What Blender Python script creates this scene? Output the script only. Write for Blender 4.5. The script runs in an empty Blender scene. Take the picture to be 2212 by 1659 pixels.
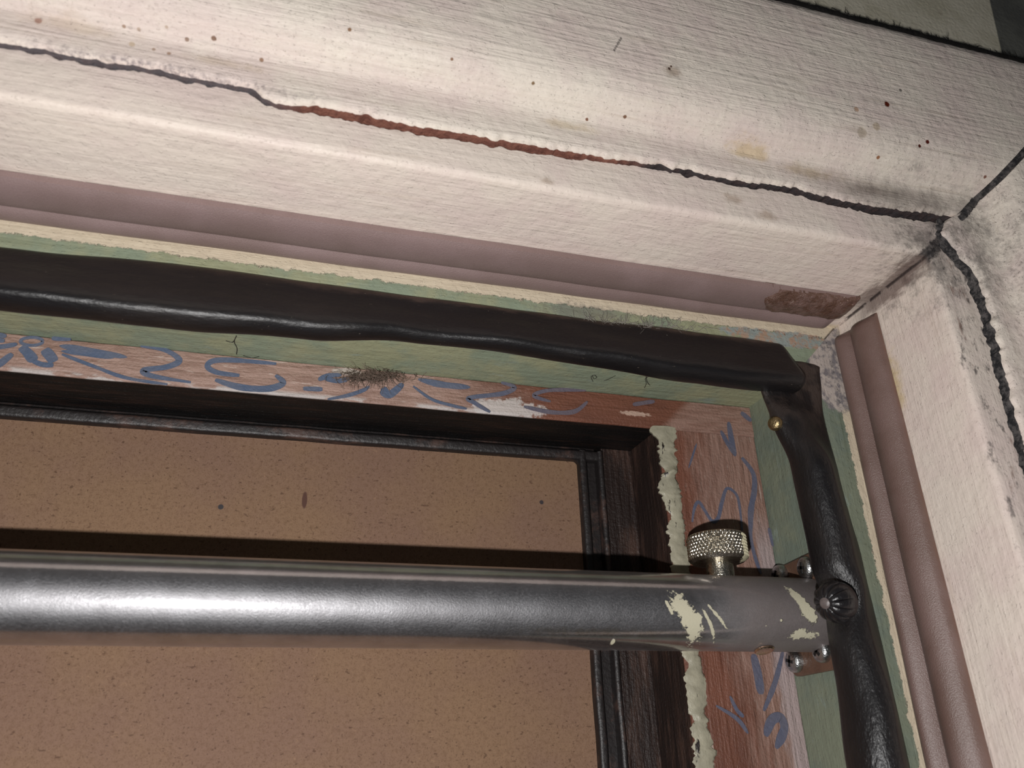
import bpy, bmesh, math, random
from mathutils import Vector, Matrix, noise as mn
random.seed(7)
C = 0.055            # metres per building unit
ZO = 1.80            # height of the lens above the floor, metres
COL = bpy.context.scene.collection
PI = math.pi

# ---------------------------------------------------------------- camera model (to turn photo pixels into points)
F = 1779.04
R0 = Vector((0.95779016, 0.03126509, -0.28576301))
R1 = Vector((0.09562035, 0.9028137, 0.41926622))
R2 = Vector((0.27109916, -0.42889382, 0.8617165))
def ray(px, py):
    v = R0 * (px - 1106) + R1 * (py - 829.5) + R2 * F
    return v.x / v.z, -v.y / v.z            # sideways and upward slope per unit of depth
def at(px, py, d):                           # the point of the plane at depth d (units)
    tx, tz = ray(px, py); return Vector((tx * d, d, tz * d))
def at_x(px, py, x):                         # the point of the plane x = const
    tx, tz = ray(px, py); d = x / tx; return Vector((x, d, tz * d))
def at_z(px, py, z):                         # the point of the plane z = const
    tx, tz = ray(px, py); d = z / tz; return Vector((tx * d, d, z))

# ---------------------------------------------------------------- objects
def tag(o, label=None, cat=None, group=None, kind=None):
    if label: o['label'] = label
    if cat: o['category'] = cat
    if group: o['group'] = group
    if kind: o['kind'] = kind
    return o
BASE = Vector((0, 0, 0))
def obj(name, bm, mats, parent=None, base=None, smooth=50):
    """link a bmesh (in units, room coordinates) as one mesh object whose origin is base (units)"""
    if base is None: base = parent['_b'] if parent is not None and '_b' in parent else (0, 0, 0)
    base = Vector(base)
    bmesh.ops.recalc_face_normals(bm, faces=bm.faces)
    for v in bm.verts: v.co = (v.co - base) * C
    me = bpy.data.meshes.new(name); bm.to_mesh(me); bm.free()
    for m in (mats if isinstance(mats, (list, tuple)) else [mats]): me.materials.append(m)
    me.polygons.foreach_set('use_smooth', [True] * len(me.polygons))
    me.set_sharp_from_angle(angle=math.radians(smooth))
    o = bpy.data.objects.new(name, me); COL.objects.link(o)
    if parent is not None:
        o.parent = parent
        pb = Vector(parent['_b']) if '_b' in parent else Vector()
        o.location = (base - pb) * C
    else:
        o.location = base * C + Vector((0, 0, ZO))
    o['_b'] = tuple(base)
    return o
def empty(name, base):
    o = bpy.data.objects.new(name, None); COL.objects.link(o)
    o.empty_display_size = 0.01
    o.location = Vector(base) * C + Vector((0, 0, ZO)); o['_b'] = tuple(base)
    return o

# ---------------------------------------------------------------- shape helpers
def loft(bm, secs, cap=True, mi=None):
    rows = [[bm.verts.new(p) for p in s] for s in secs]
    n = len(rows[0])
    for i in range(len(rows) - 1):
        for j in range(n):
            f = bm.faces.new((rows[i][j], rows[i][(j + 1) % n], rows[i + 1][(j + 1) % n], rows[i + 1][j]))
            if mi: f.material_index = mi(j)
    if cap:
        bm.faces.new(rows[0]); bm.faces.new(list(reversed(rows[-1])))
    return rows
def roundpoly(pts, n=3):
    """closed polygon of (a, b, r): every corner with r>0 rounded"""
    out = []; L = len(pts)
    for i, (a, b, r) in enumerate(pts):
        p = Vector((a, b)); q0 = Vector(pts[i - 1][:2]); q1 = Vector(pts[(i + 1) % L][:2])
        if r <= 0: out.append((a, b)); continue
        u = (q0 - p); w = (q1 - p); r0 = min(r, u.length * .45, w.length * .45)
        s = p + u.normalized() * r0; e = p + w.normalized() * r0
        for k in range(n + 1):
            t = k / n; x = s * (1 - t) ** 2 + p * 2 * t * (1 - t) + e * t * t
            out.append((x.x, x.y))
    return out
def catmull(pts, m=4, closed=True):
    out = []; L = len(pts)
    rng = range(L) if closed else range(L - 1)
    for i in rng:
        g = (lambda k: Vector(pts[k % L])) if closed else (lambda k: Vector(pts[max(0, min(L - 1, k))]))
        p0, p1, p2, p3 = g(i - 1), g(i), g(i + 1), g(i + 2)
        for k in range(m):
            t = k / m
            out.append(0.5 * ((2 * p1) + (p2 - p0) * t + (2 * p0 - 5 * p1 + 4 * p2 - p3) * t * t + (3 * p1 - p0 - 3 * p2 + p3) * t ** 3))
    if not closed: out.append(Vector(pts[-1]))
    return out
def interp(tab, x):
    if x <= tab[0][0]: return tab[0][1]
    for (a, u), (b, v) in zip(tab, tab[1:]):
        if x <= b:
            t = (x - a) / (b - a); return u + (v - u) * t
    return tab[-1][1]
def sinterp(tab, x):
    if x <= tab[0][0]: return tab[0][1]
    for (a, u), (b, v) in zip(tab, tab[1:]):
        if x <= b:
            t = (x - a) / (b - a); t = t * t * (3 - 2 * t); return u + (v - u) * t
    return tab[-1][1]
def nz(x, y=0, z=0): return mn.noise(Vector((x, y, z)))
def tube(bm, path, rad, n=8, cap=True):
    path = [Vector(p) for p in path]; secs = []
    up = Vector((.31, .2, .93))
    for i, p in enumerate(path):
        t = (path[min(i + 1, len(path) - 1)] - path[max(i - 1, 0)]).normalized()
        a = t.cross(up)
        if a.length < 1e-4: a = t.orthogonal()
        a.normalize(); b = t.cross(a)
        r = rad(i / (len(path) - 1)) if callable(rad) else rad
        secs.append([p + (a * math.cos(2 * PI * k / n) + b * math.sin(2 * PI * k / n)) * r for k in range(n)])
    loft(bm, secs, cap)
def lathe(bm, prof, M, n=32):
    """prof: (radius, height) rows; M places the local z axis"""
    secs = [[M @ Vector((r * math.cos(2 * PI * k / n), r * math.sin(2 * PI * k / n), h)) for k in range(n)] for r, h in prof]
    loft(bm, secs, True)
def frame_to(origin, zdir, xdir=None):
    z = Vector(zdir).normalized(); x = Vector(xdir) if xdir else z.orthogonal()
    x = (x - z * x.dot(z)).normalized(); y = z.cross(x)
    m = Matrix((x, y, z)).transposed().to_4x4(); m.translation = Vector(origin); return m
def box(bm, lo, hi):
    lo = Vector(lo); hi = Vector(hi)
    secs = [[Vector((lo.x, lo.y, z)), Vector((hi.x, lo.y, z)), Vector((hi.x, hi.y, z)), Vector((lo.x, hi.y, z))] for z in (lo.z, hi.z)]
    loft(bm, secs)

# ---------------------------------------------------------------- material helpers
class Mat:
    def __init__(s, name):
        s.m = bpy.data.materials.new(name); s.m.use_nodes = True
        s.nt = s.m.node_tree; s.nt.nodes.clear()
        s.out = s.nt.nodes.new('ShaderNodeOutputMaterial'); s.b = s.nt.nodes.new('ShaderNodeBsdfPrincipled')
        s.nt.links.new(s.b.outputs[0], s.out.inputs[0])
        tc = s.nt.nodes.new('ShaderNodeTexCoord')
        s.p = s.vm('SCALE', tc.outputs['Object'], None, 1 / C)      # object coordinates in units
        sp = s.nt.nodes.new('ShaderNodeSeparateXYZ'); s.nt.links.new(s.p, sp.inputs[0])
        s.x, s.y, s.z = sp.outputs
    def put(s, sock, v):
        if isinstance(v, bpy.types.NodeSocket): s.nt.links.new(v, sock)
        elif v is not None:
            if isinstance(v, (tuple, list)) and len(v) == 3 and sock.type == 'RGBA': v = (*v, 1)
            sock.default_value = v
    def vm(s, op, a, b=None, scale=None):
        n = s.nt.nodes.new('ShaderNodeVectorMath'); n.operation = op
        s.put(n.inputs[0], a)
        if b is not None: s.put(n.inputs[1], b)
        if scale is not None: n.inputs['Scale'].default_value = scale
        return n.outputs['Value'] if op in ('LENGTH', 'DISTANCE', 'DOT_PRODUCT') else n.outputs[0]
    def ma(s, op, a, b=None, c=None, clamp=False):
        n = s.nt.nodes.new('ShaderNodeMath'); n.operation = op; n.use_clamp = clamp
        s.put(n.inputs[0], a)
        if b is not None: s.put(n.inputs[1], b)
        if c is not None: s.put(n.inputs[2], c)
        return n.outputs[0]
    def noise(s, scale, detail=4, rough=.55, stretch=(1, 1, 1), off=(0, 0, 0), dist=0):
        v = s.vm('MULTIPLY', s.p, stretch); v = s.vm('ADD', v, off)
        n = s.nt.nodes.new('ShaderNodeTexNoise'); s.nt.links.new(v, n.inputs['Vector'])
        n.inputs['Scale'].default_value = scale; n.inputs['Detail'].default_value = detail
        n.inputs['Roughness'].default_value = rough; n.inputs['Distortion'].default_value = dist
        return n.outputs[0]
    def vor(s, scale, stretch=(1, 1, 1), off=(0, 0, 0)):
        v = s.vm('MULTIPLY', s.p, stretch); v = s.vm('ADD', v, off)
        n = s.nt.nodes.new('ShaderNodeTexVoronoi'); s.nt.links.new(v, n.inputs['Vector']); n.inputs['Scale'].default_value = scale
        return n.outputs['Distance']
    def ss(s, v, a, b):
        n = s.nt.nodes.new('ShaderNodeMapRange'); n.interpolation_type = 'SMOOTHSTEP'
        s.put(n.inputs[0], v)
        if a < b: n.inputs[1].default_value = a; n.inputs[2].default_value = b; n.inputs[3].default_value = 0; n.inputs[4].default_value = 1
        else: n.inputs[1].default_value = b; n.inputs[2].default_value = a; n.inputs[3].default_value = 1; n.inputs[4].default_value = 0
        return n.outputs[0]
    def mix(s, f, a, b):
        n = s.nt.nodes.new('ShaderNodeMix'); n.data_type = 'RGBA'
        s.put(n.inputs[0], f); s.put(n.inputs[6], a); s.put(n.inputs[7], b); return n.outputs[2]
    def mul(s, *a):
        r = a[0]
        for b in a[1:]: r = s.ma('MULTIPLY', r, b)
        return r
    def spot(s, c, rad, k=.5, ns=20, soft=.25):
        """soft-edged irregular blotch round c (units); rad per axis"""
        d = s.vm('SUBTRACT', s.p, tuple(c)); d = s.vm('MULTIPLY', d, tuple(1 / r for r in rad)); l = s.vm('LENGTH', d)
        v = s.ma('ADD', s.ma('SUBTRACT', 1, l), s.ma('MULTIPLY', s.ma('SUBTRACT', s.noise(ns, 4, .65, off=tuple(c)), .5), k * 2))
        return s.ss(v, 0, soft)
    def bump(s, height, dist, strength=1, prev=None):
        n = s.nt.nodes.new('ShaderNodeBump'); n.inputs['Distance'].default_value = dist; n.inputs['Strength'].default_value = strength
        s.put(n.inputs['Height'], height)
        if prev is not None: s.nt.links.new(prev, n.inputs['Normal'])
        return n.outputs[0]
    def fin(s, color, rough=.5, normal=None, metal=0, spec=.5, coat=0):
        s.put(s.b.inputs['Base Color'], color); s.put(s.b.inputs['Roughness'], rough)
        s.b.inputs['Metallic'].default_value = metal; s.b.inputs['Specular IOR Level'].default_value = spec
        if coat: s.b.inputs['Coat Weight'].default_value = coat
        if normal is not None: s.nt.links.new(normal, s.b.inputs['Normal'])
        return s.m
def lin(r, g, b):
    f = lambda c: (c / 255 / 12.92) if c / 255 <= .04045 else ((c / 255 + .055) / 1.055) ** 2.4
    return (f(r), f(g), f(b))

# ---- old brush-painted timber; along='x' or 'z' is the way the grain and brush marks run
def paint_relief(M, along, grain=1.0, lump=1.0, gscale=1.0):
    st = (.045, 1, 1) if along == 'x' else (1, 1, .045)
    g = M.noise(34 * gscale, 5, .65, st, dist=.4)
    l1 = M.noise(14, 3, .5, off=(3, 1, 7)); v = M.noise(75, 2, .5, (.6, 1, 1) if along == 'x' else (1, 1, .6), off=(9, 4, 2))
    vb = M.ss(v, .60, .75)
    n = M.bump(g, .00042 * grain); n = M.bump(l1, .0006 * lump, prev=n); n = M.bump(vb, .00013 * lump, prev=n)
    return M.bump(M.noise(150, 2, .6), .00003 * lump, prev=n)
def cream_colour(M, along):
    a = M.mix(M.ss(M.noise(2.2, 4, .6), .35, .7), lin(229, 218, 205), lin(221, 204, 196))
    st = (.06, 1, 1) if along == 'x' else (1, 1, .06)
    a = M.mix(M.mul(M.ss(M.noise(22, 4, .6, st, off=(5, 5, 5)), .56, .78), .28), a, lin(176, 158, 134))
    return M.mix(M.mul(M.ss(M.noise(60, 2, .6, off=(1, 8, 3)), .70, .80), .45), a, lin(150, 132, 110))
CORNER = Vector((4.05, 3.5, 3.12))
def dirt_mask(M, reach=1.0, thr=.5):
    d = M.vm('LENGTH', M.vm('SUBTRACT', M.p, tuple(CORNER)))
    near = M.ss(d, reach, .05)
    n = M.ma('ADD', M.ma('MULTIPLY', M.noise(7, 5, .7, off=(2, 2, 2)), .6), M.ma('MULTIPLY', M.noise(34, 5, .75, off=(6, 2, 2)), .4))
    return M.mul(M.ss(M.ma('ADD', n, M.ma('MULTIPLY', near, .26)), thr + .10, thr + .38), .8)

CAS = [(3.30, 3.60), (3.30, 3.475), (3.312, 3.452), (3.335, 3.444), (3.40, 3.442), (3.475, 3.440), (3.505, 3.425), (3.53, 3.385), (3.555, 3.335), (3.59, 3.288), (3.65, 3.248), (3.74, 3.222), (3.9, 3.203), (4.3, 3.175), (4.56, 3.16), (4.625, 3.167), (4.65, 3.20), (4.655, 3.7)]
def cas_pt(px, py, side=False):              # the point of the casing's face seen at a photo pixel
    tx, tz = ray(px, py); t = tz
    for (a, d0), (b, d1) in zip(CAS[1:], CAS[2:]):
        f0, f1 = a - t * d0, b - t * d1
        if f0 <= 0 <= f1 or f1 <= 0 <= f0:
            d = d0 + (d1 - d0) * (f0 / (f0 - f1)); return Vector((tx * d, d, tz * d))
    return at(px, py, 3.2)
def mat_casing_head():
    M = Mat('old cream paint on head casing'); c = cream_colour(M, 'x')
    def S(px, py, rx, rz, k, ns, soft, al, col):
        nonlocal c
        q = cas_pt(px, py); c = M.mix(M.mul(M.spot(q, (rx, max(rx, rz), rz), k, ns, soft), al), c, lin(*col))
    # yellowed and brownish stains, knot, flyspecks
    S(1615, 326, .22, .07, .8, 12, .8, .6, (205, 178, 132)); S(1750, 372, .32, .07, .8, 14, .9, .6, (178, 156, 126)); S(1880, 410, .34, .06, .8, 14, 1., .55, (128, 112, 102))
    S(150, 55, .35, .06, .8, 9, .9, .35, (196, 172, 142)); S(480, 135, .30, .04, .9, 12, .9, .4, (190, 170, 145)); S(1230, 272, .25, .05, .8, 14, .9, .4, (196, 172, 132))
    S(1455, 155, .085, .062, .5, 22, .8, .6, (140, 118, 98)); S(1446, 148, .012, .012, .5, 40, .4, 1, (70, 50, 40)); S(1450, 143, .009, .009, .5, 40, .4, 1, (80, 56, 44))
    for i in range(7): S(1327 + i * 2.4, 108 - i * 4.2, .010, .012, .3, 40, .5, .7, (84, 78, 74))
    for px, py, rr, col, al in ((1916, 225, .026, (96, 34, 14), 1), (2004, 306, .018, (88, 30, 20), 1), (1987, 315, .015, (88, 36, 24), 1), (1897, 340, .015, (150, 90, 40), .9),
                           (1850, 236, .022, (176, 140, 112), .8), (1893, 273, .035, (170, 150, 120), .6), (1862, 286, .045, (160, 144, 122), .55), (1945, 195, .016, (90, 84, 80), .8),
                           (1152, 180, .013, (120, 90, 50), .9), (1350, 252, .014, (110, 70, 40), .9), (1268, 258, .012, (120, 70, 40), .9), (2128, 382, .014, (120, 70, 50), .9),
                           (462, 83, .016, (120, 84, 60), .9), (404, 85, .014, (130, 96, 70), .8), (755, 64, .013, (130, 90, 50), .9), (268, 57, .012, (150, 116, 90), .8), (365, 115, .013, (150, 116, 90), .8), (332, 106, .012, (150, 116, 90), .7),
                           (565, 129, .014, (140, 104, 76), .9), (82, 44, .022, (160, 116, 100), .8), (976, 128, .011, (130, 90, 60), .9), (300, 63, .012, (165, 135, 105), .6), (360, 58, .011, (165, 135, 105), .6), (285, 95, .018, (190, 165, 130), .6)):
        S(px, py, rr, rr, .35, 40, .4, al, col)
    # grime gathered along the joint and near the corner
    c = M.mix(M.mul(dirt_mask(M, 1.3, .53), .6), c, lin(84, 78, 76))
    sl = M.mul(M.spot((-.75, 3.46, 3.30), (.95, .2, .055), .9, 16, .9), M.ss(M.noise(34, 4, .7), .40, .62), .75)
    c = M.mix(sl, c, lin(112, 100, 104))
    sm = M.mul(M.spot((3.75, 3.44, 3.36), (.95, .5, .17), .5, 9, 1.1), M.ma('ADD', .45, M.ma('MULTIPLY', M.noise(28, 5, .7), .6)), .8)
    c = M.mix(sm, c, lin(120, 108, 102))
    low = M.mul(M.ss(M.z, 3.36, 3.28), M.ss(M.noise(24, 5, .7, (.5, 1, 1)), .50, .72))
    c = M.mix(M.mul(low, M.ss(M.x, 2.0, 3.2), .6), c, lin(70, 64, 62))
    return M.fin(c, .5, paint_relief(M, 'x', 1.7, 1), spec=.35)
def mat_casing_side():
    M = Mat('old cream paint on side casing'); c = cream_colour(M, 'z')
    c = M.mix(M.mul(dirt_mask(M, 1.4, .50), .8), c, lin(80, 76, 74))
    return M.fin(c, .5, paint_relief(M, 'z', .4, 1.6), spec=.35)
def mat_frame(along, right):
    """door frame: cream outside, older green under it from the stop inward"""
    M = Mat('cream over green paint on %s' % ('side frame' if right else 'head frame')); c = cream_colour(M, along)
    c = M.mix(.25, c, lin(226, 205, 196))
    q = M.x if right else M.z
    o = 1.0 if right else 0.0
    yl = M.mix(M.noise(8, 4), lin(218, 204, 176), lin(208, 192, 164))
    c = M.mix(M.mul(M.ss(M.y, 4.40, 4.44), .8), c, yl)
    # grime by the corner, brown smear up the mitre, glue stain beside the side seal
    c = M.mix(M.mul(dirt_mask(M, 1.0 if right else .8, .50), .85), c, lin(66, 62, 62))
    mit = M.ma('ABSOLUTE', M.ma('SUBTRACT', M.ma('SUBTRACT', M.x, M.z), 1.0))
    mi = M.ss(M.ma('ADD', mit, M.ma('MULTIPLY', M.ma('SUBTRACT', M.noise(16, 5, .75, (1, .2, 1)), .5), .34)), .15, .05)
    c = M.mix(M.mul(mi, M.ss(M.y, 4.30, 4.05), M.ss(M.y, 3.50, 3.56), .75), c, lin(104, 84, 78))
    c = M.mix(M.mul(M.ss(mit, .022, .006), M.ss(M.noise(15, 3), .35, .5), .9), c, lin(62, 52, 50))
    fm = M.mul(M.ss(M.ma('ADD', mit, M.ma('MULTIPLY', M.ma('SUBTRACT', M.noise(18, 4, .7), .5), .10)), .075, .045), M.ss(M.y, 3.56, 3.525), .95)
    c = M.mix(fm, c, M.mix(M.ss(M.noise(26, 4, .7), .42, .62), lin(50, 47, 48), lin(96, 90, 88)))
    if right:
        c = M.mix(M.mul(M.spot(at_x(1918, 830, 3.97), (.3, .16, .36), .5, 14, .7), .7), c, lin(204, 180, 122))
        fr = M.mul(M.ss(M.y, 3.56, 3.50), M.ss(M.z, .2, 1.6))
        c = M.mix(M.mul(fr, M.ss(M.noise(16, 6, .72, (1, 1, .5), off=(4, 0, 1)), .52, .66), .85), c, lin(70, 66, 66))
        c = M.mix(M.mul(fr, M.ss(M.noise(9, 5, .7, (1, 1, .4), off=(8, 0, 1)), .58, .68), .6), c, lin(128, 96, 84))
    else:
        for px, py, r in ((1180, 390, .03), (1660, 465, .05), (1585, 428, .05)):
            c = M.mix(M.mul(M.spot(at(px, py, 3.5), (r * 2, .3, r), .8, 16, .8), .45), c, lin(150, 122, 98))
    g = M.mix(M.ss(M.noise(2.6, 4, .6, off=(1, 0, 0)), .40, .62), lin(156, 158, 128), lin(138, 149, 128))
    if right: g = M.mix(M.ss(M.noise(2.6, 4, .6, off=(1, 0, 0)), .40, .62), lin(126, 132, 114), lin(114, 124, 112))
    g = M.mix(M.mul(M.ss(M.noise(6, 5, .7, (.4, 1, 1) if along == 'x' else (1, 1, .4), off=(3, 0, 9)), .60, .70), .5), g, lin(142, 158, 154))
    g = M.mix(M.mul(M.ss(M.noise(28, 4, .6, (.06, 1, 1) if along == 'x' else (1, 1, .06)), .52, .75), .3), g, lin(92, 104, 82))
    edge = M.ma('ADD', q, M.ma('MULTIPLY', M.ma('SUBTRACT', M.noise(13, 5, .7, (.8, 0, 1) if along == 'x' else (1, 0, .8)), .5), .11))
    edge = M.ss(edge, o + 2.850, o + 2.838)
    green = M.mul(edge, M.ss(M.y, 4.42, 4.44))
    c = M.mix(green, c, g)
    if right:   # bare, chipped patch at the top of the stop
        ch = M.mul(M.spot((3.86, 4.44, 2.62), (.25, .2, .42), .5, 9, .2), M.ss(M.y, 4.41, 4.44))
        c = M.mix(ch, c, M.mix(M.ss(M.noise(13, 5, .7), .45, .6), lin(188, 176, 168), lin(128, 122, 124)))
    else:
        ch = M.mul(M.spot((3.55, 4.44, 2.80), (.62, .2, .07), .8, 9, .2), M.ss(M.y, 4.41, 4.44))
        c = M.mix(M.mul(ch, .8), c, M.mix(M.ss(M.noise(11, 5, .7), .45, .6), lin(150, 160, 160), lin(176, 140, 122)))
        dz = M.mul(M.spot((1.95, 4.44, 2.80), (.42, .2, .09), .9, 18, .6), M.ss(M.y, 4.41, 4.44))
        c = M.mix(M.mul(dz, .6), c, lin(120, 116, 108))
    n = paint_relief(M, along, .9, .9 if not right else .85)
    n = M.bump(edge, -.0006, prev=n)
    return M.fin(c, .48, n, spec=.35)
def mat_oldgap():
    M = Mat('old red-brown paint in the open joint')
    c = M.mix(M.ss(M.noise(20, 4), .4, .65), lin(142, 92, 76), lin(118, 72, 60))
    dirty = M.ma('MAXIMUM', M.ss(M.x, .05, -.25), M.ss(M.x, 1.75, 2.05))
    dirty = M.ma('MULTIPLY', dirty, M.ma('ADD', .75, M.ma('MULTIPLY', M.noise(26, 4), .4)), clamp=True)
    c = M.mix(dirty, c, M.mix(M.ss(M.x, -.2, .1), lin(92, 86, 90), lin(58, 52, 54)))
    return M.fin(c, .7, M.bump(M.noise(40, 5, .7), .0012))
def mat_caulk():
    M = Mat('crumbling grey filler')
    c = M.mix(M.ss(M.noise(22, 5, .7), .42, .62), lin(50, 48, 50), lin(118, 112, 110))
    return M.fin(c, .8, M.bump(M.noise(45, 5, .75), .0015))
def mat_wall(dark):
    M = Mat('dark grey wall paint' if dark else 'grey-green wall plaster')
    a, b = ((104, 104, 98), (88, 88, 84)) if dark else ((212, 205, 186), (196, 189, 168))
    c = M.mix(M.ss(M.noise(3, 4), .4, .65), lin(*a), lin(*b))
    c = M.mix(M.mul(M.ss(M.noise(8, 5, .7), .62, .75), .3), c, lin(120, 96, 78))
    return M.fin(c, .7, M.bump(M.noise(30, 4), .0005))
def mat_seal():
    M = Mat('brown rubber')
    c = M.mix(M.ss(M.noise(2.2, 3), .35, .65), lin(152, 129, 127), lin(140, 118, 114))
    c = M.mix(M.mul(M.noise(190, 1, .5), .35), c, lin(104, 85, 82))
    return M.fin(c, .5, M.bump(M.noise(170, 2, .6), .00022), spec=.5)
def mat_seal_side():
    M = Mat('brown rubber, worn')
    c = M.mix(M.ss(M.noise(2.6, 4), .38, .66), lin(126, 102, 96), lin(112, 88, 80))
    c = M.mix(M.mul(M.noise(190, 1, .5), .35), c, lin(90, 68, 61))
    c = M.mix(M.mul(M.ss(M.x, 3.93, 3.97), M.ss(M.noise(6, 4, .6), .4, .6), .5), c, lin(112, 74, 56))
    return M.fin(c, .42, M.bump(M.noise(150, 2, .6), .00016), spec=.75)
def mat_glue():
    M = Mat('dried brown glue')
    c = M.mix(M.ss(M.noise(14, 4, .7), .40, .66), lin(98, 68, 54), lin(124, 96, 88))
    c = M.mix(M.ss(M.noise(34, 3, .6, off=(4, 4, 4)), .69, .72), c, lin(206, 190, 172))
    return M.fin(c, .3, M.bump(M.noise(26, 5, .7), .0012), spec=.6)
def mat_roll(along):
    M = Mat('black leatherette, grain along ' + along)
    st = (.35, 1, 1) if along == 'x' else (1, 1, .35)
    w = M.noise(5, 5, .7, (.25, 1, 1) if along == 'x' else (1, 1, .25))
    c = M.mix(M.ss(w, .48, .72), lin(20, 18, 20), lin(34, 29, 28))
    if along == 'x':
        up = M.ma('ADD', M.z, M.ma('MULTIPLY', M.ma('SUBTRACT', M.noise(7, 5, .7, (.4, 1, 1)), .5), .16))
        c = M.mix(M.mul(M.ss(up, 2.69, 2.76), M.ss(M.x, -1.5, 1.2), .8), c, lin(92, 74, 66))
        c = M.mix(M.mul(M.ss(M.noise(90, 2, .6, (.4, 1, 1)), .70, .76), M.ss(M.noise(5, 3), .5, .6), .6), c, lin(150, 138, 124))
    else:
        c = M.mix(M.mul(M.ss(M.z, 1.9, 2.4), M.ss(M.noise(6, 4), .4, .6), .7), c, lin(74, 62, 56))
    n = M.bump(M.noise(60, 3, .65, st), .00016 if along == 'x' else .00034); n = M.bump(M.noise(12, 3, .5, (.3, 1, 1) if along == 'x' else (1, 1, .3)), .0003, prev=n)
    return M.fin(c, M.ma('ADD', .30, M.ma('MULTIPLY', w, .22)), n, spec=.6)
def mat_flower(side):
    M = Mat('worn painted board, %s' % ('stile' if side else 'rail'))
    red = M.mix(M.ss(M.noise(5, 4, .6, (1, 1, .3) if side else (.3, 1, 1)), .35, .65), lin(122, 78, 62), lin(104, 66, 53))
    pink = M.mix(M.ss(M.noise(30, 3, .6, (.2, 1, 1) if not side else (1, 1, .2)), .42, .62), lin(168, 138, 126), lin(150, 120, 108))
    fl = M.ss(M.noise(34, 4, .6, (.14, 1, 1) if not side else (1, 1, .14), off=(6, 3, 1)), .62, .70)
    pink = M.mix(M.mul(fl, .6), pink, lin(214, 198, 188))
    if side:
        w = M.ma('ADD', M.x, M.ma('MULTIPLY', M.ma('SUBTRACT', M.noise(7, 4, .7, (1, 1, .3)), .5), .6))
        w = M.ma('ADD', w, M.mul(M.ss(M.z, 1.55, 1.2), M.ss(M.z, -9, -8), -.16))
        c = M.mix(M.ss(w, 2.85, 3.15), red, M.mix(.35, pink, red))
        pale = M.ma('ADD', M.x, M.ma('MULTIPLY', M.ma('SUBTRACT', M.noise(9, 4, .7, (1, 1, .3), off=(3, 3, 3)), .5), .25))
        c = M.mix(M.mul(M.ss(pale, 3.36, 3.44), M.ss(M.z, 1.75, 1.35), .8), c, lin(176, 160, 160))
        c = M.mix(M.mul(M.ss(M.noise(22, 4, .6, (1, 1, .25), off=(1, 7, 1)), .66, .72), .6), c, lin(196, 180, 168))
    else:
        w = M.ma('ADD', M.x, M.ma('MULTIPLY', M.ma('SUBTRACT', M.noise(6, 4, .7, (.5, 1, 1)), .5), 1.1))
        c = M.mix(M.ss(w, 1.05, 1.9), pink, red)
        c = M.mix(M.ss(M.ma('SUBTRACT', M.x, M.z), .42, .52), c, M.mix(.35, pink, red))
        pl = M.mul(M.spot((1.55, 5.08, 2.33), (.30, .2, .09), .9, 16, .3), .8)
        c = M.mix(pl, c, lin(206, 198, 194))
        ed = M.mul(M.ss(M.z, 2.325, 2.29), M.ss(M.noise(12, 3, .6, (.3, 1, 1)), .42, .5), M.ss(M.x, 1.9, 1.2), .7)
        c = M.mix(ed, c, lin(200, 196, 194))
        c = M.mix(M.spot((2.55, 5.08, 2.385), (.13, .2, .022), .8, 30, .3), c, lin(190, 160, 144))
        kn = at(775, 818, 5.08)
        c = M.mix(M.spot(at(750, 803, 5.08), (.14, .2, .03), .6, 14, .4), c, lin(196, 184, 176))
        c = M.mix(M.spot(kn, (.11, .2, .016), .7, 14, .4), c, lin(52, 38, 34))
    # inside edge is near-black brown
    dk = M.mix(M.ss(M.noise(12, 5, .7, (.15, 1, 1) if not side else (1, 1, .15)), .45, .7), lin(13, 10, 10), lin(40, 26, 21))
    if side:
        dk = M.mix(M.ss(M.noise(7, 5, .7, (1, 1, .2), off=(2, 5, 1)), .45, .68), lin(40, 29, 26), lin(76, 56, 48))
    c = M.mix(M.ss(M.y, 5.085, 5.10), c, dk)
    n = M.bump(M.noise(30, 4, .6, (.1, 1, 1) if not side else (1, 1, .1)), .0009); n = M.bump(M.noise(50, 3, .6), .0004, prev=n)
    return M.fin(c, .5, n, spec=.4)
def mat_blue(side):
    M = Mat('blue brush strokes')
    c = M.mix(M.ss(M.noise(10, 4), .35, .65), lin(84, 97, 122), lin(96, 103, 122))
    tired = M.ss(M.x, .9, 2.2)
    c = M.mix(M.mul(tired, .55 if not side else .25), c, lin(112, 86, 84))
    return M.fin(c, .55, M.bump(M.noise(40, 3), .0004))
def mat_darkwood():
    M = Mat('black-brown varnished bead')
    c = M.mix(M.ss(M.noise(9, 5, .7, (.4, 1, .4)), .5, .7), lin(30, 25, 25), lin(74, 54, 47))
    return M.fin(c, .5, M.bump(M.noise(30, 3), .0003), spec=.6)
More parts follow.
